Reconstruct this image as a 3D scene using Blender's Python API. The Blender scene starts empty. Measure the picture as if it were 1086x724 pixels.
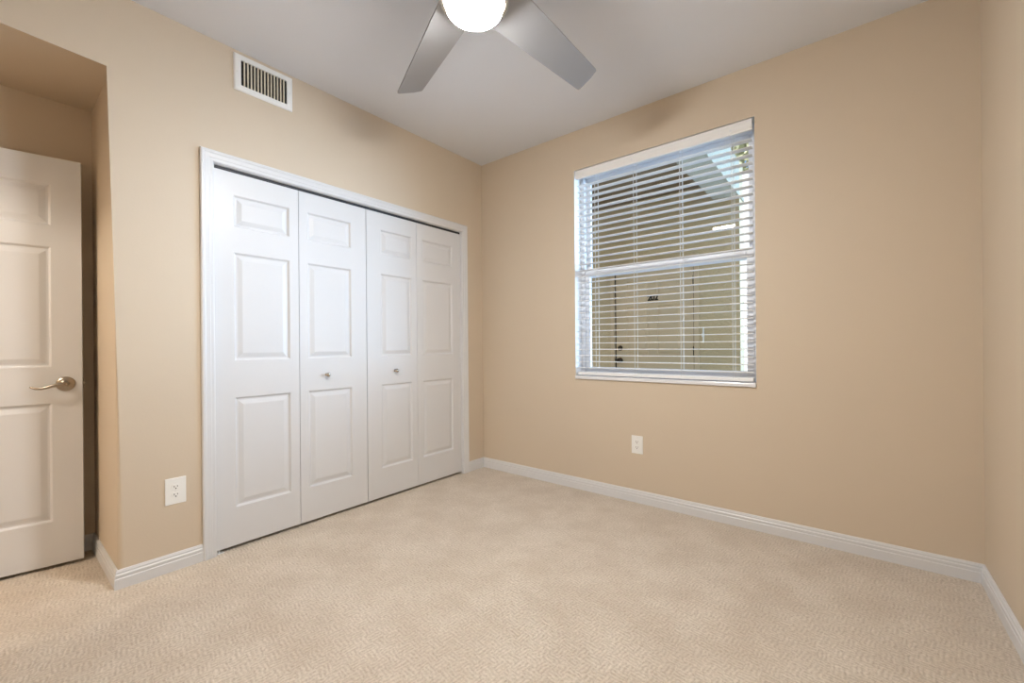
import bpy, bmesh, math, random
from mathutils import Vector, Matrix
random.seed(7)
S = bpy.context.scene
COL = S.collection

# ------------------------------------------------------------------ camera
F_PX, YAW, ROLL, SHIFT = 450.6513, math.radians(38.8703), math.radians(-0.4862), 4.1352
fw = Vector((-math.sin(YAW), math.cos(YAW), 0)); rt0 = Vector((math.cos(YAW), math.sin(YAW), 0)); up0 = Vector((0, 0, 1))
rt = math.cos(ROLL) * rt0 + math.sin(ROLL) * up0
up = -math.sin(ROLL) * rt0 + math.cos(ROLL) * up0
cam_data = bpy.data.cameras.new('camera'); cam = bpy.data.objects.new('camera', cam_data); COL.objects.link(cam)
cam_data.sensor_width = 36.0; cam_data.lens = F_PX / 1086 * 36.0; cam_data.shift_y = SHIFT / 1086
cam_data.clip_start = 0.02
M = Matrix((rt, up, -fw)).transposed().to_4x4(); M.translation = Vector((2.6398, -2.8519, 1.101))
cam.matrix_world = M
S.camera = cam

# ------------------------------------------------------------------ light and exposure
S.view_settings.view_transform = 'Standard'; S.view_settings.look = 'None'
S.view_settings.gamma = 1.0; S.view_settings.use_curve_mapping = False
S.view_settings.exposure = 0.0
S.cycles.diffuse_bounces = 8
S.cycles.max_bounces = 14
LAMP_GLOW = 375.0             # luminance of the opal fan lamp
LAMP_COLOUR = (1.0, 0.995, 0.975)
DAY_FILL_WATTS = 145.0            # added unseen area lamp standing in for courtyard daylight right of the window
DAY_FILL_COLOUR = (0.42, 0.68, 1.0)
HALL_FILL_WATTS = 58.0
SKY, SUN = 0.33, 4.8

world = bpy.data.worlds.new('world'); S.world = world; world.use_nodes = True
wn = world.node_tree.nodes; wl = world.node_tree.links; wn.clear()
sky = wn.new('ShaderNodeTexSky'); sky.sky_type = 'NISHITA'; sky.sun_disc = False
sky.sun_elevation = math.radians(48); sky.sun_rotation = math.radians(207)
bgn = wn.new('ShaderNodeBackground'); bgn.inputs['Strength'].default_value = SKY
wo = wn.new('ShaderNodeOutputWorld'); wl.new(sky.outputs[0], bgn.inputs[0]); wl.new(bgn.outputs[0], wo.inputs[0])

def lamp(name, kind, loc, direction, energy, colour, **kw):
    d = bpy.data.lights.new(name, kind); o = bpy.data.objects.new(name, d); COL.objects.link(o)
    o.location = loc; o.rotation_euler = Vector(direction).to_track_quat('-Z', 'Y').to_euler()
    d.energy = energy; d.color = colour
    for k, v in kw.items(): setattr(d, k, v)
    return o
lamp('sun', 'SUN', (-4, -8, 12), (0.30, 0.60, -0.75), SUN, (1.0, 0.96, 0.9), angle=0.01)
lamp('courtyard_day_fill', 'AREA', (4.0, 3.4, 1.9), (-0.62, -0.78, 0), DAY_FILL_WATTS, DAY_FILL_COLOUR, shape='RECTANGLE', size=2.6, size_y=2.8, spread=math.radians(90))  # added panel out of view, strengthens the daylight through the window
lamp('added_hall_fill', 'POINT', (0.1, -4.0, 2.3), (0, 0, -1), HALL_FILL_WATTS, (1.0, 0.90, 0.76), shadow_soft_size=0.1)  # added lamp, unseen, put in the hall to brighten the entry recess

# ------------------------------------------------------------------ materials
def srgb(r, g, b):
    f = lambda c: (c / 255 / 12.92) if c / 255 <= 0.04045 else ((c / 255 + 0.055) / 1.055) ** 2.4
    return (f(r), f(g), f(b), 1)

class Nodes:
    def __init__(s, name):
        s.m = bpy.data.materials.new(name); s.m.use_nodes = True
        s.t = s.m.node_tree; s.b = s.t.nodes['Principled BSDF']; s.out = s.t.nodes['Material Output']
    def n(s, kind, **kw):
        o = s.t.nodes.new(kind)
        for k, v in kw.items():
            if hasattr(o, k): setattr(o, k, v)
            else: o.inputs[k].default_value = v
        return o
    def l(s, a, b): s.t.links.new(a, b)
    def math(s, op, a, b=None):
        o = s.t.nodes.new('ShaderNodeMath'); o.operation = op
        for i, x in enumerate((a, b)):
            if x is None: continue
            if isinstance(x, (int, float)): o.inputs[i].default_value = x
            else: s.l(x, o.inputs[i])
        return o.outputs[0]
    def coords(s): return s.n('ShaderNodeTexCoord').outputs['Object']
    def noise(s, vec, scale, detail=2.0, rough=0.5):
        o = s.n('ShaderNodeTexNoise'); o.inputs['Scale'].default_value = scale
        o.inputs['Detail'].default_value = detail; o.inputs['Roughness'].default_value = rough
        s.l(vec, o.inputs['Vector']); return o
    def mix(s, fac, a, b):
        o = s.n('ShaderNodeMix'); o.data_type = 'RGBA'
        for i, x in ((0, fac), (6, a), (7, b)):
            if hasattr(x, 'is_output'): s.l(x, o.inputs[i])
            else: o.inputs[i].default_value = x
        return o.outputs[2]
    def bump(s, h, strength, dist):
        o = s.n('ShaderNodeBump'); o.inputs['Strength'].default_value = strength; o.inputs['Distance'].default_value = dist
        s.l(h, o.inputs['Height']); s.l(o.outputs[0], s.b.inputs['Normal'])

def paint(name, col, rough=0.5, tex=0.0, scale=120, dist=0.002, var=0.04, spec=0.4, metal=0.0):
    k = Nodes(name); k.b.inputs['Roughness'].default_value = rough
    k.b.inputs['Specular IOR Level'].default_value = spec; k.b.inputs['Metallic'].default_value = metal
    c = k.coords(); nz = k.noise(c, 3.0, 3)
    dark = tuple(x * (1 - var) for x in col[:3]) + (1,)
    k.l(k.mix(nz.outputs[0], dark, col), k.b.inputs['Base Color'])
    if tex: k.bump(k.noise(c, scale, 3).outputs[0], tex, dist)
    return k.m

WALL_COL = (0.615, 0.522, 0.408, 1)
M_WALL = paint('tan_wall_paint', WALL_COL, 0.55, 0.12, 90, 0.002, 0.03, 0.3)
M_CEIL = paint('white_ceiling_paint', (0.72, 0.745, 0.80, 1), 0.8, 0.15, 110, 0.002, 0.03, 0.2)
M_TRIM = paint('white_gloss_trim', (0.665, 0.67, 0.685, 1), 0.35, 0, var=0.02)
M_DOOR = paint('white_door_paint', (0.665, 0.67, 0.685, 1), 0.38, 0.05, 160, 0.001, 0.02)
M_REVEAL = paint('white_window_return', (0.82, 0.82, 0.82, 1), 0.5, 0, var=0.02)
M_VINYL = paint('white_vinyl', (0.78, 0.79, 0.82, 1), 0.4, 0, var=0.02)
M_SLAT = paint('white_blind_slat', (0.84, 0.84, 0.84, 1), 0.4, 0, var=0.02)
M_CORD = paint('white_cord', (0.75, 0.76, 0.76, 1), 0.8, 0.3, 400, 0.001, 0.05)
M_SILL = paint('pale_marble_sill', (0.78, 0.79, 0.82, 1), 0.2, 0, var=0.10)
M_PLATE = paint('white_plastic', (0.84, 0.84, 0.82, 1), 0.35, 0, var=0.02)
M_DARK = paint('dark_slot', (0.02, 0.018, 0.016, 1), 0.7, 0.1)
M_TRACK = paint('dark_steel_track', (0.05, 0.05, 0.055, 1), 0.5, 0, metal=0.6)
M_NICKEL = paint('satin_nickel', (0.40, 0.345, 0.28, 1), 0.28, 0.03, 300, 0.0005, 0.05, metal=1.0)
M_KNOB = paint('polished_nickel', (0.62, 0.57, 0.50, 1), 0.18, 0.02, 300, 0.0005, 0.05, metal=1.0)
M_BLADE = paint('brushed_silver_blade', (0.36, 0.36, 0.37, 1), 0.38, 0.03, 300, 0.0005, 0.06, metal=0.55)
M_GRILLE = paint('off_white_enamel', (0.80, 0.80, 0.79, 1), 0.4, 0, var=0.02)
M_FIN = paint('cream_enamel_fin', (0.66, 0.60, 0.48, 1), 0.45, 0, var=0.04)
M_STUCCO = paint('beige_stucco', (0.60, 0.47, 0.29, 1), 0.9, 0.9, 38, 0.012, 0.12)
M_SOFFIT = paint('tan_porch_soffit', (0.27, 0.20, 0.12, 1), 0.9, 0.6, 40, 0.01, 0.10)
M_BEAM = paint('grey_beige_stucco', (0.42, 0.38, 0.29, 1), 0.9, 0.9, 38, 0.012, 0.10)
M_WHITE_STUCCO = paint('white_stucco', (0.80, 0.80, 0.78, 1), 0.9, 1.0, 30, 0.02, 0.06)
M_EXT_DOOR = paint('beige_door_paint', (0.62, 0.48, 0.32, 1), 0.5, 0.05, 120, 0.001, 0.03)
M_BRONZE = paint('dark_bronze', (0.035, 0.028, 0.022, 1), 0.35, 0.03, 200, 0.0005, 0.1, metal=0.8)
M_CONCRETE = paint('walkway_concrete', (0.45, 0.42, 0.37, 1), 0.9, 0.5, 60, 0.004, 0.12)
M_LEAF = paint('yellow_green_leaf', (0.60, 0.60, 0.36, 1), 0.6, 0.1, 60, 0.002, 0.35)
M_BARK = paint('grey_bark', (0.16, 0.12, 0.08, 1), 0.9, 0.8, 30, 0.02, 0.3)

def carpet_material():
    k = Nodes('beige_patterned_carpet'); b = k.b
    b.inputs['Roughness'].default_value = 1.0; b.inputs['Specular IOR Level'].default_value = 0.05
    b.inputs['Sheen Weight'].default_value = 0.15; b.inputs['Sheen Roughness'].default_value = 0.6
    c = k.coords()
    wob = k.noise(c, 9.0, 2)
    v = k.n('ShaderNodeVectorMath', operation='MULTIPLY_ADD'); k.l(wob.outputs['Color'], v.inputs[0]); v.inputs[1].default_value = (0.03, 0.03, 0); k.l(c, v.inputs[2])
    rot = k.n('ShaderNodeMapping'); rot.inputs['Rotation'].default_value = (0, 0, math.radians(8)); k.l(v.outputs[0], rot.inputs[0])
    ch = k.n('ShaderNodeTexChecker'); ch.inputs['Scale'].default_value = 20.0; k.l(rot.outputs[0], ch.inputs['Vector'])
    def wave(axis):
        w = k.n('ShaderNodeTexWave'); w.bands_direction = axis; w.inputs['Scale'].default_value = 22.0
        w.inputs['Distortion'].default_value = 3.0; w.inputs['Detail'].default_value = 2; w.inputs['Detail Scale'].default_value = 2.0
        k.l(rot.outputs[0], w.inputs['Vector']); return w.outputs['Fac']
    sel = k.n('ShaderNodeMix'); k.l(ch.outputs['Fac'], sel.inputs[0]); k.l(wave('X'), sel.inputs[2]); k.l(wave('Y'), sel.inputs[3])
    pat = sel.outputs[0]
    fine = k.noise(c, 260, 3, 0.7).outputs[0]
    tuft = k.noise(c, 90, 2, 0.6).outputs[0]
    blotch = k.noise(c, 4.5, 5, 0.62).outputs[0]
    ramp = k.n('ShaderNodeValToRGB'); ramp.color_ramp.elements[0].position = 0.38; ramp.color_ramp.elements[1].position = 0.62
    k.l(blotch, ramp.inputs[0])
    base = k.mix(ramp.outputs[0], (0.600, 0.520, 0.435, 1), (0.690, 0.615, 0.530, 1))
    groove = k.math('MULTIPLY', k.math('SUBTRACT', 1.0, pat), 0.30)
    sp = k.math('ADD', k.math('ADD', groove, k.math('MULTIPLY', k.math('SUBTRACT', 0.58, tuft), 1.3)), k.math('MULTIPLY', k.math('SUBTRACT', 0.56, fine), 0.7))
    sp.node.use_clamp = True
    k.l(k.mix(sp, base, (0.34, 0.275, 0.205, 1)), b.inputs['Base Color'])
    h = k.math('ADD', k.math('MULTIPLY', pat, 0.6), k.math('ADD', k.math('MULTIPLY', tuft, 0.7), k.math('MULTIPLY', fine, 0.5)))
    k.bump(h, 0.55, 0.006)
    return k.m
M_CARPET = carpet_material()

def glass_material():
    k = Nodes('window_glass'); k.t.nodes.remove(k.b)
    tr = k.n('ShaderNodeBsdfTransparent'); gl = k.n('ShaderNodeBsdfGlossy'); gl.inputs['Roughness'].default_value = 0.01
    tr.inputs['Color'].default_value = (0.97, 0.985, 0.98, 1)
    fr = k.n('ShaderNodeFresnel'); fr.inputs['IOR'].default_value = 1.45
    mx = k.n('ShaderNodeMixShader'); k.l(fr.outputs[0], mx.inputs[0]); k.l(tr.outputs[0], mx.inputs[1]); k.l(gl.outputs[0], mx.inputs[2])
    k.l(mx.outputs[0], k.out.inputs['Surface']); return k.m
M_GLASS = glass_material()

def glow_material():
    k = Nodes('lit_opal_glass')
    nz = k.noise(k.coords(), 5.0, 1)
    c = k.mix(nz.outputs[0], LAMP_COLOUR + (1,), tuple(x * 0.97 for x in LAMP_COLOUR) + (1,))
    k.l(c, k.b.inputs['Emission Color']); k.b.inputs['Emission Strength'].default_value = LAMP_GLOW
    k.b.inputs['Base Color'].default_value = (0.9, 0.88, 0.84, 1); return k.m
M_GLOW = glow_material()

# ------------------------------------------------------------------ mesh helpers
def link(name, bm, mats, parent=None, smooth=False, loc=None):
    bmesh.ops.recalc_face_normals(bm, faces=bm.faces[:])
    me = bpy.data.meshes.new(name); bm.to_mesh(me); bm.free()
    for m in (mats if isinstance(mats, (list, tuple)) else [mats]): me.materials.append(m)
    if smooth:
        for p in me.polygons: p.use_smooth = True
    o = bpy.data.objects.new(name, me); COL.objects.link(o)
    if parent: o.parent = parent
    if loc: o.location = loc
    return o

def tag(o, label=None, cat=None, group=None, kind=None):
    for k, v in (('label', label), ('category', cat), ('group', group), ('kind', kind)):
        if v: o[k] = v
    return o

def empty(name, loc=(0, 0, 0), rz=0.0, **kw):
    o = bpy.data.objects.new(name, None); COL.objects.link(o); o.location = loc; o.rotation_euler = (0, 0, rz)
    o.empty_display_size = 0.1
    return tag(o, **kw)

def box(bm, x0, x1, y0, y1, z0, z1, bev=0.0, seg=2):
    vs = [bm.verts.new((x, y, z)) for x in (x0, x1) for y in (y0, y1) for z in (z0, z1)]
    fs = [bm.faces.new([vs[i] for i in q]) for q in ((0, 1, 3, 2), (4, 6, 7, 5), (0, 4, 5, 1), (2, 3, 7, 6), (0, 2, 6, 4), (1, 5, 7, 3))]
    if bev:
        es = list({e for f in fs for e in f.edges})
        bmesh.ops.bevel(bm, geom=es, offset=bev, segments=seg, profile=0.5, affect='EDGES')

def bxo(name, dims, mat, parent=None, bev=0.0):
    bm = bmesh.new(); box(bm, *dims, bev=bev); return link(name, bm, mat, parent)

def lathe(bm, prof, axis=Matrix.Identity(4), n=40):
    rings = []
    for r, z in prof:
        if r < 1e-6: rings.append([bm.verts.new(axis @ Vector((0, 0, z)))])
        else: rings.append([bm.verts.new(axis @ Vector((r * math.cos(2 * math.pi * i / n), r * math.sin(2 * math.pi * i / n), z))) for i in range(n)])
    for a, b in zip(rings, rings[1:]):
        for i in range(n):
            j = (i + 1) % n
            if len(a) == 1 and len(b) == 1: continue
            if len(a) == 1: bm.faces.new((a[0], b[i], b[j]))
            elif len(b) == 1: bm.faces.new((a[i], a[j], b[0]))
            else: bm.faces.new((a[i], a[j], b[j], b[i]))

def axis_to(loc, d):
    return Matrix.Translation(loc) @ Vector(d).to_track_quat('Z', 'Y').to_matrix().to_4x4()

def tube(bm, pts, radii, n=12):
    pts = [Vector(p) for p in pts]; rings = []
    for i, p in enumerate(pts):
        d = (pts[min(i + 1, len(pts) - 1)] - pts[max(i - 1, 0)]).normalized()
        a = d.orthogonal().normalized() if i == 0 else (prev - d * prev.dot(d)).normalized()
        prev = a; b = d.cross(a); r = radii[i] if isinstance(radii, (list, tuple)) else radii
        rings.append([bm.verts.new(p + r * (math.cos(2 * math.pi * k / n) * a + math.sin(2 * math.pi * k / n) * b)) for k in range(n)])
    for a, b in zip(rings, rings[1:]):
        for i in range(n): bm.faces.new((a[i], a[(i + 1) % n], b[(i + 1) % n], b[i]))
    bm.faces.new(rings[0][::-1]); bm.faces.new(rings[-1])

def sweep(path, prof, put):
    """mitred sweep: prof = (offset to the left of path, height); one bmesh per path segment"""
    path = [Vector(p) for p in path]; rows = []
    nrm = lambda a, b: Vector((-(b - a).y, (b - a).x)).normalized()
    for i, p in enumerate(path):
        ns = [nrm(path[j], path[j + 1]) for j in (i - 1, i) if 0 <= j < len(path) - 1]
        m = sum(ns, Vector((0, 0))); m = m / m.dot(ns[0]) if len(ns) > 1 else ns[0]
        rows.append([put(p.x + m.x * t, p.y + m.y * t, h) for t, h in prof])
    res = []
    for a, b in zip(rows, rows[1:]):
        bm = bmesh.new(); va = [bm.verts.new(v) for v in a]; vb = [bm.verts.new(v) for v in b]; n = len(va)
        for i in range(n): bm.faces.new((va[i], va[(i + 1) % n], vb[(i + 1) % n], vb[i]))
        bm.faces.new(va[::-1]); bm.faces.new(vb); res.append(bm)
    return res

def wall_grid(us, vs, holes, d0, d1, put):
    """slab with rectangular holes; material 0 = inner face, 1 = outer face, 2 = hole sides"""
    bm = bmesh.new(); V = {}
    def v(i, j, d):
        if (i, j, d) not in V: V[(i, j, d)] = bm.verts.new(put(us[i], vs[j], d1 if d else d0))
        return V[(i, j, d)]
    nu, nv = len(us) - 1, len(vs) - 1
    solid = lambda i, j: 0 <= i < nu and 0 <= j < nv and (i, j) not in holes
    for i in range(nu):
        for j in range(nv):
            if not solid(i, j): continue
            for d in (0, 1):
                f = bm.faces.new((v(i, j, d), v(i + 1, j, d), v(i + 1, j + 1, d), v(i, j + 1, d))); f.material_index = d
            for (di, dj, a, b) in ((-1, 0, (i, j), (i, j + 1)), (1, 0, (i + 1, j), (i + 1, j + 1)), (0, -1, (i, j), (i + 1, j)), (0, 1, (i, j + 1), (i + 1, j + 1))):
                if not solid(i + di, j + dj):
                    f = bm.faces.new((v(*a, 0), v(*b, 0), v(*b, 1), v(*a, 1)))
                    f.material_index = 2 if (i + di, j + dj) in holes else 0
    return bm

def panel_leaf(bm, w, z0, z1, th, panels, both=False, depth=0.010):
    """door leaf: x 0..w, front face at y=0 (facing -y), back at y=th; panels = (x0,x1,z0,z1) with moulded raised fields"""
    xs = sorted({0, w, *[p[0] for p in panels], *[p[1] for p in panels]}); zs = sorted({z0, z1, *[p[2] for p in panels], *[p[3] for p in panels]})
    def face(y, s):
        for a, b in zip(xs, xs[1:]):
            for c, d in zip(zs, zs[1:]):
                cx, cz = (a + b) / 2, (c + d) / 2
                pn = [p for p in panels if p[0] < cx < p[1] and p[2] < cz < p[3]]
                if not pn: bm.faces.new([bm.verts.new(q) for q in ((a, y, c), (b, y, c), (b, y, d), (a, y, d))])
        for p in panels:
            steps = ((0, 0), (0.004, 0.003), (0.010, depth), (0.018, depth), (0.040, 0.0025), (0.043, 0.002))
            prev = None
            for ins, dp in steps:
                r = [bm.verts.new((x, y + s * dp, z)) for x, z in ((p[0] + ins, p[2] + ins), (p[1] - ins, p[2] + ins), (p[1] - ins, p[3] - ins), (p[0] + ins, p[3] - ins))]
                if prev:
                    for i in range(4): bm.faces.new((prev[i], prev[(i + 1) % 4], r[(i + 1) % 4], r[i]))
                prev = r
            bm.faces.new(prev)
    face(0, 1)
    if both: face(th, -1)
    else: bm.faces.new([bm.verts.new(q) for q in ((0, th, z0), (w, th, z0), (w, th, z1), (0, th, z1))])
    for x in (0, w): bm.faces.new([bm.verts.new(q) for q in ((x, 0, z0), (x, th, z0), (x, th, z1), (x, 0, z1))])
    for z in (z0, z1): bm.faces.new([bm.verts.new(q) for q in ((0, 0, z), (w, 0, z), (w, th, z), (0, th, z))])
    bmesh.ops.remove_doubles(bm, verts=bm.verts[:], dist=1e-5)

# ------------------------------------------------------------------ room shell
H, W, YF = 2.74, 3.0954, -3.30
RX, RY, RZ = -0.64, -2.474, 2.411             # entry recess
CY0, CY1, CZ = -2.088, -0.264, 2.084          # closet opening
WX0, WX1, WZ0, WZ1 = 0.969, 2.189, 0.840, 2.439

bm = bmesh.new(); box(bm, RX - 0.12, W + 0.12, -4.7, 0.0, -0.12, 0.0)
tag(link('floor', bm, M_CARPET), 'beige patterned carpet covering the whole bedroom floor', 'floor', kind='structure')
bm = bmesh.new(); box(bm, RX - 0.12, W + 0.95, -4.7, 0.2, H, H + 0.16)
tag(link('ceiling', bm, M_CEIL), 'plain white ceiling above the fan', 'ceiling', kind='structure')

# left wall: one slab with the closet opening and the entry recess cut out of it, bullnosed at the recess
bm = bmesh.new()
prof = [(0, 0), (0, H), (YF, H), (YF, RZ), (RY, RZ), (RY, 0), (CY0, 0), (CY0, CZ), (CY1, CZ), (CY1, 0)]
fr = [bm.verts.new((0, y, z)) for y, z in prof]; bk = [bm.verts.new((RX, y, z)) for y, z in prof]
bm.faces.new(fr); bm.faces.new(bk[::-1])
for i in range(len(prof)):
    j = (i + 1) % len(prof); bm.faces.new((fr[i], fr[j], bk[j], bk[i]))
bm.edges.ensure_lookup_table()
es = [e for e in bm.edges if {e.verts[0], e.verts[1]} in ({fr[3], fr[4]}, {fr[4], fr[5]})]
bmesh.ops.bevel(bm, geom=es, offset=0.024, segments=6, profile=0.5, affect='EDGES')
o = link('wall_left', bm, M_WALL)
tag(o, 'tan left wall with the closet opening and entry recess', 'wall', kind='structure')
tag(bxo('wall_recess', (RX - 0.12, RX, -4.7, 0.0, 0, H), M_WALL), 'tan wall at the back of the recess behind the open door', 'wall', kind='structure')

bm = wall_grid([RX - 0.12, WX0, WX1, W + 0.12], [-0.12, WZ0, WZ1, H], {(1, 1)}, 0.0, 0.20, lambda u, v, d: (u, d, v))
tag(link('wall_back', bm, [M_WALL, M_STUCCO, M_REVEAL]), 'tan wall holding the window with the white blind', 'wall', kind='structure')
bm = bmesh.new(); box(bm, W, W + 0.16, YF - 0.12, 0.0, -0.12, H)
tag(link('wall_right', bm, M_WALL), 'narrow strip of tan wall at the right edge', 'wall', kind='structure')
bm = wall_grid([RX, -0.60, 0.17, W], [0, 2.07, H], {(1, 0)}, YF, YF - 0.12, lambda u, v, d: (u, d, v))
tag(link('wall_front', bm, [M_WALL, M_WALL, M_TRIM]), 'tan wall with the entry doorway', 'wall', kind='structure')
bm = bmesh.new(); box(bm, RX, 1.3, -4.7, -4.62, 0, H); box(bm, 1.3, 1.38, -4.7, YF - 0.12, 0, H)
tag(link('wall_hall', bm, M_WALL), 'tan hall wall beyond the doorway', 'wall', kind='structure')

# baseboards
BB = [(0, 0), (0.014, 0), (0.014, 0.046), (0.0115, 0.050), (0.0125, 0.056), (0.0125, 0.064), (0.009, 0.069), (0.0095, 0.076), (0.005, 0.086), (0, 0.086)]
flat = lambda u, v, h: (u, v, h)
names = [('baseboard_right', 'white moulded baseboard along the right wall'), ('baseboard_back', 'long white moulded baseboard under the window'),
         ('baseboard_corner', 'short white baseboard between closet casing and corner')]
for (nm, lb), b in zip(names, sweep([(W, YF), (W, 0), (0, 0), (0, -0.2005)], BB, flat)):
    tag(link(nm, b, M_TRIM), lb, 'baseboard', kind='structure')
names = [('baseboard_left', 'white baseboard under the outlet beside the closet casing'), ('baseboard_recess', 'white baseboard running into the entry recess'),
         ('baseboard_recess_back', 'white baseboard behind the open door')]
for (nm, lb), b in zip(names, sweep([(0, -2.1485), (0, RY), (RX, RY), (RX, YF)], BB, flat)):
    tag(link(nm, b, M_TRIM), lb, 'baseboard', kind='structure')

# closet casing (mitred) and jamb lining
CAS = [(0.0, -0.005), (0.0, 0.009), (0.006, 0.012), (0.018, 0.0125), (0.022, 0.015), (0.040, 0.016), (0.046, 0.019), (0.056, 0.019), (0.0605, 0.015), (0.0605, -0.005)]
casing = empty('trim_1', label='white moulded casing framing the closet doors', cat='door casing', kind='structure')
for nm, b in zip(('side_casing', 'head_casing', 'side_casing'), sweep([(CY1, 0), (CY1, CZ), (CY0, CZ), (CY0, 0)][::-1], CAS, lambda u, v, h: (max(h, 0.0), u, v))):
    link(nm, b, M_TRIM, casing)
bm = bmesh.new()
box(bm, -0.12, 0.0, CY0, CY0 + 0.004, 0, CZ); box(bm, -0.12, 0.0, CY1 - 0.004, CY1, 0, CZ); box(bm, -0.12, 0.0, CY0, CY1, CZ - 0.004, CZ)
link('jamb_lining', bm, M_TRIM, casing)
bm = bmesh.new(); box(bm, -0.046, -0.016, CY0 + 0.004, CY1 - 0.004, CZ - 0.024, CZ - 0.004)
link('door_track', bm, M_TRACK, casing)

# ------------------------------------------------------------------ closet doors: two bifold pairs
LZ0, LZ1 = 0.018, 2.062
def knob(parent, x, z):
    bm = bmesh.new()
    ax = axis_to((x, 0, z), (0, -1, 0))
    lathe(bm, [(0, 0), (0.011, 0), (0.011, 0.002), (0.0055, 0.004), (0.0045, 0.012), (0.007, 0.016), (0.0125, 0.020), (0.0145, 0.024), (0.013, 0.028), (0.008, 0.031), (0, 0.032)], ax, 28)
    link('knob', bm, M_KNOB, parent, smooth=True)
def bifold(name, label, y0, ym, y1, knob_on, knob_y):
    # local x runs along world +y; the front (local -y) faces the room
    root = empty(name, (-0.012, y0, 0), math.pi / 2, label=label, cat='closet door', kind='structure')
    for idx, (a, b) in enumerate(((y0, ym), (ym, y1))):
        w = b - a - 0.003; wide, narrow = 0.092, 0.052
        l, r = (wide, narrow) if idx == 0 else (narrow, wide)
        if name == 'door_2' and idx == 1: l, r = 0.052, 0.112
        if name == 'door_3' and idx == 0: l, r = 0.114, 0.048
        bm = bmesh.new()
        panel_leaf(bm, w, LZ0, LZ1, 0.034, [(l, w - r, 0.225, 0.828), (l, w - r, 1.030, 1.625), (l, w - r, 1.766, 1.942)])
        lf = link('leaf', bm, M_DOOR, root); lf.location = (a - y0 + 0.0015, 0, 0)
        if idx == knob_on: knob(lf, knob_y - a - 0.0015, 0.923)
    return root
d2 = bifold('door_2', 'left pair of white panelled bifold closet doors', CY0 + 0.004, -1.640, -1.178, 1, -1.470)
d3 = bifold('door_3', 'right pair of white panelled bifold closet doors', -1.176, -0.738, CY1 - 0.004, 0, -0.943)
bm = bmesh.new()   # floor bracket of the left pair's pivot
box(bm, 0.002, 0.034, -0.006, 0.026, 0.0, 0.003); box(bm, 0.012, 0.018, 0.004, 0.016, 0.003, LZ0)
link('pivot_bracket', bm, M_GRILLE, d2)

# ------------------------------------------------------------------ the open entry door
hinge = Vector((-0.612, -3.285, 0)); free = Vector((-0.480, -2.535, 0)); dv = free - hinge; DW = dv.length
door = empty('door_1', hinge, math.atan2(dv.y, dv.x), label='white six panel entry door standing open in the recess', cat='door', kind='structure')
st, mu = 0.108, 0.10; pw = (DW - 2 * st - mu) / 2
pn = []
for a in (st, st + pw + mu):
    for z0, z1 in ((0.235, 0.830), (1.012, 1.616), (1.722, 1.930)): pn.append((a, a + pw, z0, z1))
bm = bmesh.new(); panel_leaf(bm, DW, 0.018, 2.066, 0.035, pn, both=True)
link('leaf', bm, M_DOOR, door)
lx, lz = DW - 0.060, 0.925
bm = bmesh.new(); ax = axis_to((lx, 0, lz), (0, -1, 0))
lathe(bm, [(0, 0), (0.036, 0), (0.036, 0.004), (0.033, 0.008), (0.024, 0.011), (0.016, 0.013), (0.0135, 0.016), (0.0125, 0.040), (0.0135, 0.044), (0.0125, 0.055), (0.009, 0.058), (0, 0.058)], ax, 40)
rose = link('rose', bm, M_NICKEL, door, smooth=True)
bm = bmesh.new()
pts = [(lx + 0.004, -0.049, lz + 0.001), (lx - 0.018, -0.050, lz + 0.001), (lx - 0.040, -0.051, lz - 0.005), (lx - 0.060, -0.050, lz - 0.012), (lx - 0.080, -0.047, lz - 0.017), (lx - 0.098, -0.043, lz - 0.016), (lx - 0.112, -0.039, lz - 0.010), (lx - 0.118, -0.037, lz - 0.007)]
tube(bm, pts, [0.0105, 0.0100, 0.0085, 0.0072, 0.0064, 0.0058, 0.0050, 0.003], 14)
link('lever', bm, M_NICKEL, rose, smooth=True)
bm = bmesh.new(); box(bm, DW - 0.0005, DW + 0.0015, 0.005, 0.030, lz - 0.028, lz + 0.028); box(bm, DW, DW + 0.010, 0.011, 0.024, lz - 0.008, lz + 0.008, bev=0.002)
link('latch', bm, M_NICKEL, door)
for z in (0.22, 1.04, 1.86):
    bm = bmesh.new(); lathe(bm, [(0, z - 0.045), (0.007, z - 0.045), (0.007, z + 0.045), (0, z + 0.045)], Matrix.Translation((-0.004, -0.004, 0)), 16)
    link('hinge', bm, M_NICKEL, door, smooth=True)

# ------------------------------------------------------------------ window in the back wall
win = empty('window_1', ((WX0 + WX1) / 2, 0.10, WZ0), label='white single hung window behind the blind', cat='window', kind='structure')
def wpart(name, boxes, mat, parent=win, bev=0.002):
    bm = bmesh.new()
    for d in boxes: box(bm, *d, bev=bev)
    o = link(name, bm, mat); o.parent = parent
    o.matrix_parent_inverse = Matrix.Translation(win.location).inverted() if parent is win else Matrix.Identity(4)
    return o
a, b = WX0, WX1
wpart('window_sill', [(a + 0.001, b - 0.001, -0.012, 0.10, WZ0 + 0.001, WZ0 + 0.026)], M_SILL, bev=0.004)
SZ = WZ0 + 0.026
wpart('window_frame', [(a, a + 0.030, 0.10, 0.19, WZ0, WZ1), (b - 0.030, b, 0.10, 0.19, WZ0, WZ1), (a + 0.03, b - 0.03, 0.10, 0.19, WZ0, SZ + 0.022), (a + 0.03, b - 0.03, 0.10, 0.19, WZ1 - 0.03, WZ1)], M_VINYL)
MR0, MR1 = 1.628, 1.692
us = wpart('upper_sash', [(a + 0.03, a + 0.058, 0.150, 0.175, MR0, WZ1 - 0.03), (b - 0.058, b - 0.03, 0.150, 0.175, MR0, WZ1 - 0.03), (a + 0.058, b - 0.058, 0.150, 0.175, WZ1 - 0.062, WZ1 - 0.03), (a + 0.058, b - 0.058, 0.150, 0.175, MR0, MR1)], M_VINYL)
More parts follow.
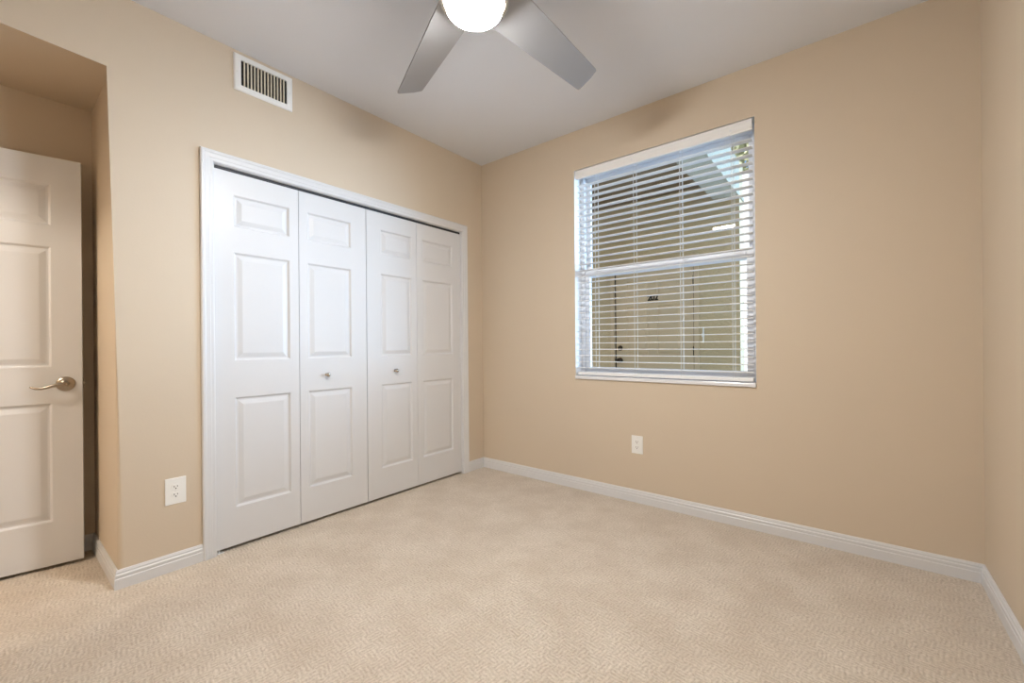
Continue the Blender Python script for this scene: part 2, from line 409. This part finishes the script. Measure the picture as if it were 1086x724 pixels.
ls = wpart('lower_sash', [(a + 0.03, a + 0.066, 0.112, 0.142, SZ + 0.022, MR1), (b - 0.066, b - 0.03, 0.112, 0.142, SZ + 0.022, MR1), (a + 0.066, b - 0.066, 0.112, 0.142, SZ + 0.022, SZ + 0.062), (a + 0.066, b - 0.066, 0.106, 0.142, MR0, MR1)], M_VINYL)
def pane(parent, dims):
    bm = bmesh.new(); x0, x1, y, z0, z1 = dims
    bm.faces.new([bm.verts.new(q) for q in ((x0, y, z0), (x1, y, z0), (x1, y, z1), (x0, y, z1))])
    o = link('glass', bm, M_GLASS); o.parent = parent; o.matrix_parent_inverse = parent.matrix_world.inverted(); return o
bpy.context.view_layer.update()
pane(us, (a + 0.056, b - 0.056, 0.162, MR0 + 0.01, WZ1 - 0.05))
pane(ls, (a + 0.064, b - 0.064, 0.127, SZ + 0.05, MR1 - 0.01))

# ------------------------------------------------------------------ venetian blind
bl = empty('window_blind', ((a + b) / 2, 0.035, WZ1 - 0.004), label='white horizontal slat blind hanging open in the window', cat='blind')
BX0, BX1 = a + 0.014, b - 0.018
bl_inv = Matrix.Translation(bl.location).inverted()
def bpart(name, bm, mat, smooth=False):
    o = link(name, bm, mat, bl, smooth); o.matrix_parent_inverse = bl_inv; return o
bm = bmesh.new(); box(bm, BX0, BX1, 0.018, 0.070, WZ1 - 0.050, WZ1 - 0.003, bev=0.002); bpart('headrail', bm, M_SLAT)
bm = bmesh.new()
vp = [(0.004, 2.368), (0.004, 2.374), (0.0015, 2.380), (0.0015, 2.420), (0.004, 2.427), (0.004, 2.434), (0.013, 2.434), (0.013, 2.368)]
va = [bm.verts.new((BX0 - 0.004, y, z)) for y, z in vp]; vb = [bm.verts.new((BX1 + 0.004, y, z)) for y, z in vp]
for i in range(len(vp)):
    j = (i + 1) % len(vp); bm.faces.new((va[i], va[j], vb[j], vb[i]))
bm.faces.new(va); bm.faces.new(vb[::-1]); bpart('valance', bm, M_SLAT)
for x in (BX0 + 0.06, 1.43, 2.06):
    bm = bmesh.new(); box(bm, x - 0.006, x + 0.006, -0.0005, 0.003, 2.388, 2.402, bev=0.001); bpart('valance_clip', bm, M_VINYL)
def slat_bm(x0, x1, z, th=0.0030):
    bm = bmesh.new(); n = 6; y0, y1 = 0.014, 0.064; top, bot = [], []
    for x in (x0, x1):
        T = []; B = []
        for i in range(n + 1):
            t = i / n; y = y0 + (y1 - y0) * t; c = 0.0022 * (1 - (2 * t - 1) ** 2)
            T.append(bm.verts.new((x, y, z + c + th / 2))); B.append(bm.verts.new((x, y, z + c - th / 2)))
        top.append(T); bot.append(B)
    for i in range(n):
        bm.faces.new((top[0][i], top[1][i], top[1][i + 1], top[0][i + 1])); bm.faces.new((bot[0][i], bot[0][i + 1], bot[1][i + 1], bot[1][i]))
        for k in (0, 1): bm.faces.new((top[k][i], top[k][i + 1], bot[k][i + 1], bot[k][i]))
    for i in (0, n): bm.faces.new((top[0][i], top[1][i], bot[1][i], bot[0][i]))
    return bm
ZT, PITCH, NS = 2.321, 0.0465, 31
s0 = bpart('slat', slat_bm(BX0, BX1, 0.0), M_SLAT); s0.location.z = ZT
for i in range(1, NS):
    c = s0.copy(); COL.objects.link(c); c.parent = bl; c.matrix_parent_inverse = bl_inv; c.location.z = ZT - i * PITCH
ZB = ZT - (NS - 1) * PITCH
bm = bmesh.new(); box(bm, BX0, BX1, 0.014, 0.064, SZ + 0.006, SZ + 0.028, bev=0.003); bpart('bottom_rail', bm, M_SLAT)
for x in (1.137, 1.438, 1.754, 2.062):
    bm = bmesh.new()
    for y in (0.0125, 0.0655): box(bm, x - 0.0014, x + 0.0014, y - 0.0008, y + 0.0008, SZ + 0.02, WZ1 - 0.05)
    for y, dx in ((0.039, 0.012),): tube(bm, [(x + dx, y, SZ + 0.02), (x + dx, y, WZ1 - 0.05)], 0.0012, 6)
    bpart('ladder_cord', bm, M_CORD)

# ------------------------------------------------------------------ air vent
vent = empty('air_vent', (0.0, -1.8345, 2.52), label='white rectangular supply air vent high on the left wall', cat='air vent')
VI = Matrix.Translation(vent.location).inverted()
def vpart(name, bm, mat, parent=vent, smooth=False):
    o = link(name, bm, mat, parent, smooth); o.matrix_parent_inverse = VI if parent is vent else Matrix.Identity(4); return o
y0, y1, z0, z1 = -1.990, -1.678, 2.521, 2.722; iy0, iy1, iz0, iz1 = -1.955, -1.711, 2.551, 2.691
bm = bmesh.new()
rings = []
for (e, x) in ((0, 0.0), (0, 0.004), (0.006, 0.009), (0.026, 0.011), (1, 0.011), (1, 0.0005)):
    if e == 1: q = ((iy0, iz0), (iy1, iz0), (iy1, iz1), (iy0, iz1))
    else: q = ((y0 + e, z0 + e), (y1 - e, z0 + e), (y1 - e, z1 - e), (y0 + e, z1 - e))
    rings.append([bm.verts.new((x, y, z)) for y, z in q])
for r, s in zip(rings, rings[1:]):
    for i in range(4): bm.faces.new((r[i], r[(i + 1) % 4], s[(i + 1) % 4], s[i]))
vpart('frame', bm, M_GRILLE)
bm = bmesh.new(); box(bm, 0.0003, 0.0015, iy0, iy1, iz0, iz1)
vpart('duct_shade', bm, M_DARK)  # dark sheet in place of the shaded duct opening behind the fins
for i in range(5):
    z = iz0 + (i + 0.5) * (iz1 - iz0) / 5
    bm = bmesh.new(); box(bm, 0.0016, 0.003, iy0, iy1, z - 0.004, z + 0.002); vpart('rear_blade', bm, M_TRACK)
p = (iy1 - iy0) / 14
for i in range(1, 14):
    y = iy0 + i * p
    bm = bmesh.new(); box(bm, 0.0035, 0.0105, y - 0.0036, y + 0.0036, iz0, iz1, bev=0.001, seg=1); vpart('fin', bm, M_FIN)
for y in (y0 + 0.016, y1 - 0.016):
    bm = bmesh.new(); lathe(bm, [(0, 0.0105), (0.004, 0.0105), (0.004, 0.012), (0.002, 0.013), (0, 0.013)], axis_to((0, y, 2.6215), (1, 0, 0)), 14); vpart('screw', bm, M_GRILLE, smooth=True)

# ------------------------------------------------------------------ outlets
def outlet(name, loc, rz, label, w, h):
    # local frame: x along the wall, -y out of the wall
    root = empty(name, loc, rz, label=label, cat='outlet')
    bm = bmesh.new(); box(bm, -w / 2, w / 2, -0.006, 0.0, -h / 2, h / 2, bev=0.0025); link('cover_plate', bm, M_PLATE, root)
    for s in (-1, 1):
        zc = s * 0.0195
        bm = bmesh.new(); n = 28
        ring = []
        for i in range(n):
            t = 2 * math.pi * i / n; ring.append((0.0172 * math.cos(t), max(-0.0135, min(0.0135, 0.0172 * math.sin(t)))))
        fr_ = [bm.verts.new((x, -0.0082, zc + z)) for x, z in ring]; bk_ = [bm.verts.new((x, -0.0055, zc + z)) for x, z in ring]
        bm.faces.new(fr_)
        for i in range(n): bm.faces.new((fr_[i], fr_[(i + 1) % n], bk_[(i + 1) % n], bk_[i]))
        rec = link('receptacle', bm, M_PLATE, root)
        bm = bmesh.new()
        box(bm, -0.0078, -0.0052, -0.0086, -0.0080, zc - 0.001, zc + 0.008); box(bm, 0.0052, 0.0078, -0.0086, -0.0080, zc + 0.0005, zc + 0.0075)
        lathe(bm, [(0, 0), (0.0030, 0), (0.0030, 0.0006), (0, 0.0006)], axis_to((0, -0.0080, zc - 0.0065), (0, -1, 0)), 14)
        link('slots', bm, M_DARK, rec)
    bm = bmesh.new(); lathe(bm, [(0, 0), (0.0028, 0), (0.0022, 0.0012), (0, 0.0014)], axis_to((0, -0.006, 0), (0, -1, 0)), 12); link('screw', bm, M_GRILLE, root)
    return root
outlet('wall_outlet', (0.0, -2.2595, 0.392), math.pi / 2, 'white double outlet on the left wall beside the closet casing', 0.085, 0.130)
outlet('wall_outlet', (1.4565, 0.0, 0.402), 0.0, 'white double outlet on the back wall below the window', 0.081, 0.125)

# ------------------------------------------------------------------ ceiling fan
FX, FY = 1.5726, -1.7293
fan = empty('ceiling_fan', (FX, FY, H), label='brushed silver ceiling fan with broad blades and lit opal lamp', cat='ceiling fan')
fz = lambda z: z - H
def fpart(name, prof, mat, n=56):
    bm = bmesh.new(); lathe(bm, [(r, fz(z)) for r, z in prof], n=n); return link(name, bm, mat, fan, True)
fpart('canopy', [(0, 2.74), (0.075, 2.74), (0.075, 2.725), (0.062, 2.700), (0.030, 2.678), (0.016, 2.672), (0, 2.672)], M_NICKEL)
fpart('downrod', [(0.0, 2.69), (0.014, 2.69), (0.014, 2.50), (0.0, 2.50)], M_NICKEL, 20)
fpart('motor_housing', [(0, 2.535), (0.030, 2.535), (0.036, 2.515), (0.090, 2.500), (0.132, 2.482), (0.140, 2.455), (0.140, 2.412), (0.132, 2.398), (0, 2.398)], M_NICKEL)
fpart('light_collar', [(0, 2.398), (0.098, 2.398), (0.102, 2.372), (0.121, 2.366), (0.124, 2.360), (0.124, 2.345), (0.121, 2.341), (0.1035, 2.341), (0.1035, 2.365), (0, 2.365)], M_NICKEL)
pr = [(0.1025, 2.364), (0.1025, 2.326)]
for i in range(1, 13):
    t = i / 12 * math.pi / 2; pr.append((0.1025 * math.cos(t) if i < 12 else 0, 2.326 - 0.037 * math.sin(t)))
fpart('lamp_dome', pr, M_GLOW)
PITCHED = math.radians(16)
for k5 in range(5):
    t = math.radians(159.5 + 72 * k5); u = Vector((math.cos(t), math.sin(t), 0)); v = Vector((-math.sin(t), math.cos(t), 0))
    v3 = v * math.cos(PITCHED) - Vector((0, 0, 1)) * math.sin(PITCHED); nrm = u.cross(v3); zc = fz(2.425)
    L0, LA, LB, w0, w1, R = 0.090, 0.766, 0.795, 0.186, 0.128, 0.012   # LA, LB: length along the trailing and the leading edge
    hw = lambda r: (w0 + (w1 - w0) * (r - L0) / (LB - L0)) / 2
    out = [(L0, -hw(L0)), (LA - R, -hw(LA)), (LA - R * 0.3, -hw(LA) + R * 0.25), (LA + 0.001, -hw(LA) + R)]
    out += [(LA + (LB - LA) * 0.30 + 0.004, -0.022), (LA + (LB - LA) * 0.62 + 0.002, 0.020)]
    out += [(LB - 0.004, hw(LB) - R), (LB - R * 0.5, hw(LB) - R * 0.2), (LB - R * 1.4, hw(LB)), (L0, hw(L0))]
    bm = bmesh.new()
    T = [bm.verts.new(u * r + v3 * q + Vector((0, 0, zc)) + nrm * 0.003) for r, q in out]
    B = [bm.verts.new(u * r + v3 * q + Vector((0, 0, zc)) - nrm * 0.003) for r, q in out]
    bm.faces.new(T); bm.faces.new(B[::-1])
    for i in range(len(T)): bm.faces.new((T[i], T[(i + 1) % len(T)], B[(i + 1) % len(T)], B[i]))
    link('blade', bm, M_BLADE, fan)

# ------------------------------------------------------------------ outside: covered walkway, neighbour's door, sunlit wall
DY = 2.03
tag(bxo('floor_walkway', (-3.2, 6.0, 0.2, 7.0, -0.16, -0.02), M_CONCRETE), 'grey concrete walkway floor outside the window', 'floor', kind='structure')
bm = wall_grid([-3.0, 0.290, 1.325, 1.726], [-0.02, 2.085, 2.98], {(1, 0)}, DY, DY + 0.18, lambda u, v, d: (u, d, v))
tag(link('wall_porch', bm, [M_STUCCO, M_STUCCO, M_EXT_DOOR]), 'beige stucco wall across the walkway around the beige door', 'wall', kind='structure')
tag(bxo('wall_porch_left', (-3.15, -3.0, 0.2, DY, -0.02, 2.98), M_STUCCO), 'beige stucco wall closing the walkway at left', 'wall', kind='structure')
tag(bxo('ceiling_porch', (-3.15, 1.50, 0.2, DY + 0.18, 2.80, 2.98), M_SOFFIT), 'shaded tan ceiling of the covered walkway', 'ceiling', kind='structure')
bm = bmesh.new(); box(bm, 1.50, 1.726, 0.2, DY, 2.600, 2.98); box(bm, 1.726, 1.740, 0.2, DY + 0.18, 2.600, 2.63)
tag(link('beam_porch', bm, M_BEAM), 'pale stucco edge beam of the covered walkway roof', 'beam', kind='structure')
tag(bxo('wall_courtyard', (0.2, 6.0, 4.6, 4.8, -0.02, 3.75), M_WHITE_STUCCO), 'bright white sunlit stucco wall beyond the walkway', 'wall', kind='structure')
bm = bmesh.new(); box(bm, 1.9, 3.0, 4.545, 4.6, 1.02, 1.10, bev=0.008)
tag(link('trim_2', bm, M_BEAM), 'small grey ledge on the sunlit stucco wall', 'ledge', kind='structure')

ed = empty('door_4', (0.351, DY, 0.0), label='beige front door numbered 202 across the walkway', cat='door', kind='structure')
ew = 1.262 - 0.351
bm = bmesh.new()
pn = []
for xa in (0.13, 0.13 + 0.275 + 0.10):
    for z0, z1 in ((0.22, 0.80), (0.98, 1.55), (1.66, 1.86)): pn.append((xa, xa + 0.275, z0, z1))
panel_leaf(bm, ew, 0.01, 2.03, 0.044, pn); lf = link('leaf', bm, M_EXT_DOOR, ed); lf.location = (0, 0.012, 0)
bm = bmesh.new()
for d in ((-0.061, -0.014, -0.018, 0.05, -0.02, 2.085), (ew + 0.012, ew + 0.063, -0.018, 0.05, -0.02, 2.085), (-0.014, ew + 0.012, -0.018, 0.05, 2.040, 2.085)): box(bm, *d, bev=0.003)
link('door_frame', bm, M_EXT_DOOR, ed)
bm = bmesh.new()
for d in ((-0.014, 0.0, 0.014, 0.056, 0, 2.04), (ew, ew + 0.012, 0.014, 0.056, 0, 2.04), (0, ew, 0.03, 0.056, 2.03, 2.04)): box(bm, *d)
link('gap_strip', bm, M_BRONZE, ed)  # dark strips filling the gap around the leaf
bm = bmesh.new(); lathe(bm, [(0, 0), (0.032, 0), (0.032, 0.008), (0.026, 0.016), (0.012, 0.018), (0, 0.018)], axis_to((0.052, 0.012, 1.057), (0, -1, 0)), 28); link('deadbolt', bm, M_BRONZE, ed, True)
bm = bmesh.new(); lathe(bm, [(0, 0), (0.034, 0), (0.034, 0.006), (0.014, 0.012), (0.012, 0.032), (0.024, 0.040), (0.030, 0.052), (0.026, 0.064), (0.010, 0.070), (0, 0.070)], axis_to((0.052, 0.012, 0.906), (0, -1, 0)), 28); kb = link('knob', bm, M_BRONZE, ed, True)
bm = bmesh.new(); box(bm, -0.016, -0.002, 0.000, 0.016, 0.880, 0.932, bev=0.002); link('strike_plate', bm, M_BRONZE, ed)
for z in (0.25, 1.023, 1.800):
    bm = bmesh.new(); lathe(bm, [(0, z - 0.05), (0.008, z - 0.05), (0.008, z + 0.05), (0, z + 0.05)], Matrix.Translation((ew + 0.004, 0.004, 0)), 14); link('hinge', bm, M_BRONZE, ed, True)

num = empty('house_number', (0.812, DY + 0.0095, 1.640), label='small black number 202 on the beige door outside', cat='house number')
for i, ch in enumerate('202'):
    cu = bpy.data.curves.new('digit', 'FONT'); cu.body = ch; cu.size = 0.088; cu.extrude = 0.002; cu.align_x = 'CENTER'; cu.align_y = 'CENTER'; cu.offset = 0.004
    cu.materials.append(M_BRONZE)
    tmp = bpy.data.objects.new('digit_outline', cu)
    me = bpy.data.meshes.new_from_object(tmp); bpy.data.objects.remove(tmp)
    o = bpy.data.objects.new('digit', me); COL.objects.link(o); o.parent = num
    o.location = ((i - 1) * 0.041, 0, 0); o.rotation_euler = (math.pi / 2, 0, 0)

bell = empty('doorbell', (1.368, DY, 1.196), label='slim white doorbell plate on stucco right of the beige door', cat='doorbell')
bm = bmesh.new(); box(bm, -0.007, 0.007, -0.010, 0.0, -0.085, 0.085, bev=0.003); link('cover_plate', bm, M_PLATE, bell)
bm = bmesh.new(); box(bm, -0.013, 0.013, -0.018, -0.008, -0.022, 0.022, bev=0.005); link('button', bm, M_PLATE, bell)

# leafy tree standing behind the sunlit wall
tree = empty('leafy_tree', (0.45, 7.2, -0.02), label='yellow green leafy tree showing above the sunlit wall', cat='tree')
bm = bmesh.new(); tube(bm, [(0, 0, 0), (0.05, 0.02, 1.6), (-0.04, 0.05, 3.0), (0.05, 0, 4.4)], [0.13, 0.10, 0.08, 0.04], 10); link('trunk', bm, M_BARK, tree, True)
bm = bmesh.new()
for _ in range(7000):
    while True:
        p = Vector((random.uniform(-1, 1), random.uniform(-1, 1), random.uniform(-1, 1)))
        if p.length < 1: break
    p = Vector((p.x * 1.9, p.y * 1.0, 5.0 + p.z * 1.7))
    d = Vector((random.gauss(0, 1), random.gauss(0, 1), random.gauss(0, 1))).normalized(); e = d.orthogonal().normalized(); l = random.uniform(0.10, 0.18)
    bm.faces.new([bm.verts.new(q) for q in (p, p + d * l * 0.5 + e * l * 0.28, p + d * l, p + d * l * 0.5 - e * l * 0.28)])
link('foliage', bm, M_LEAF, tree)
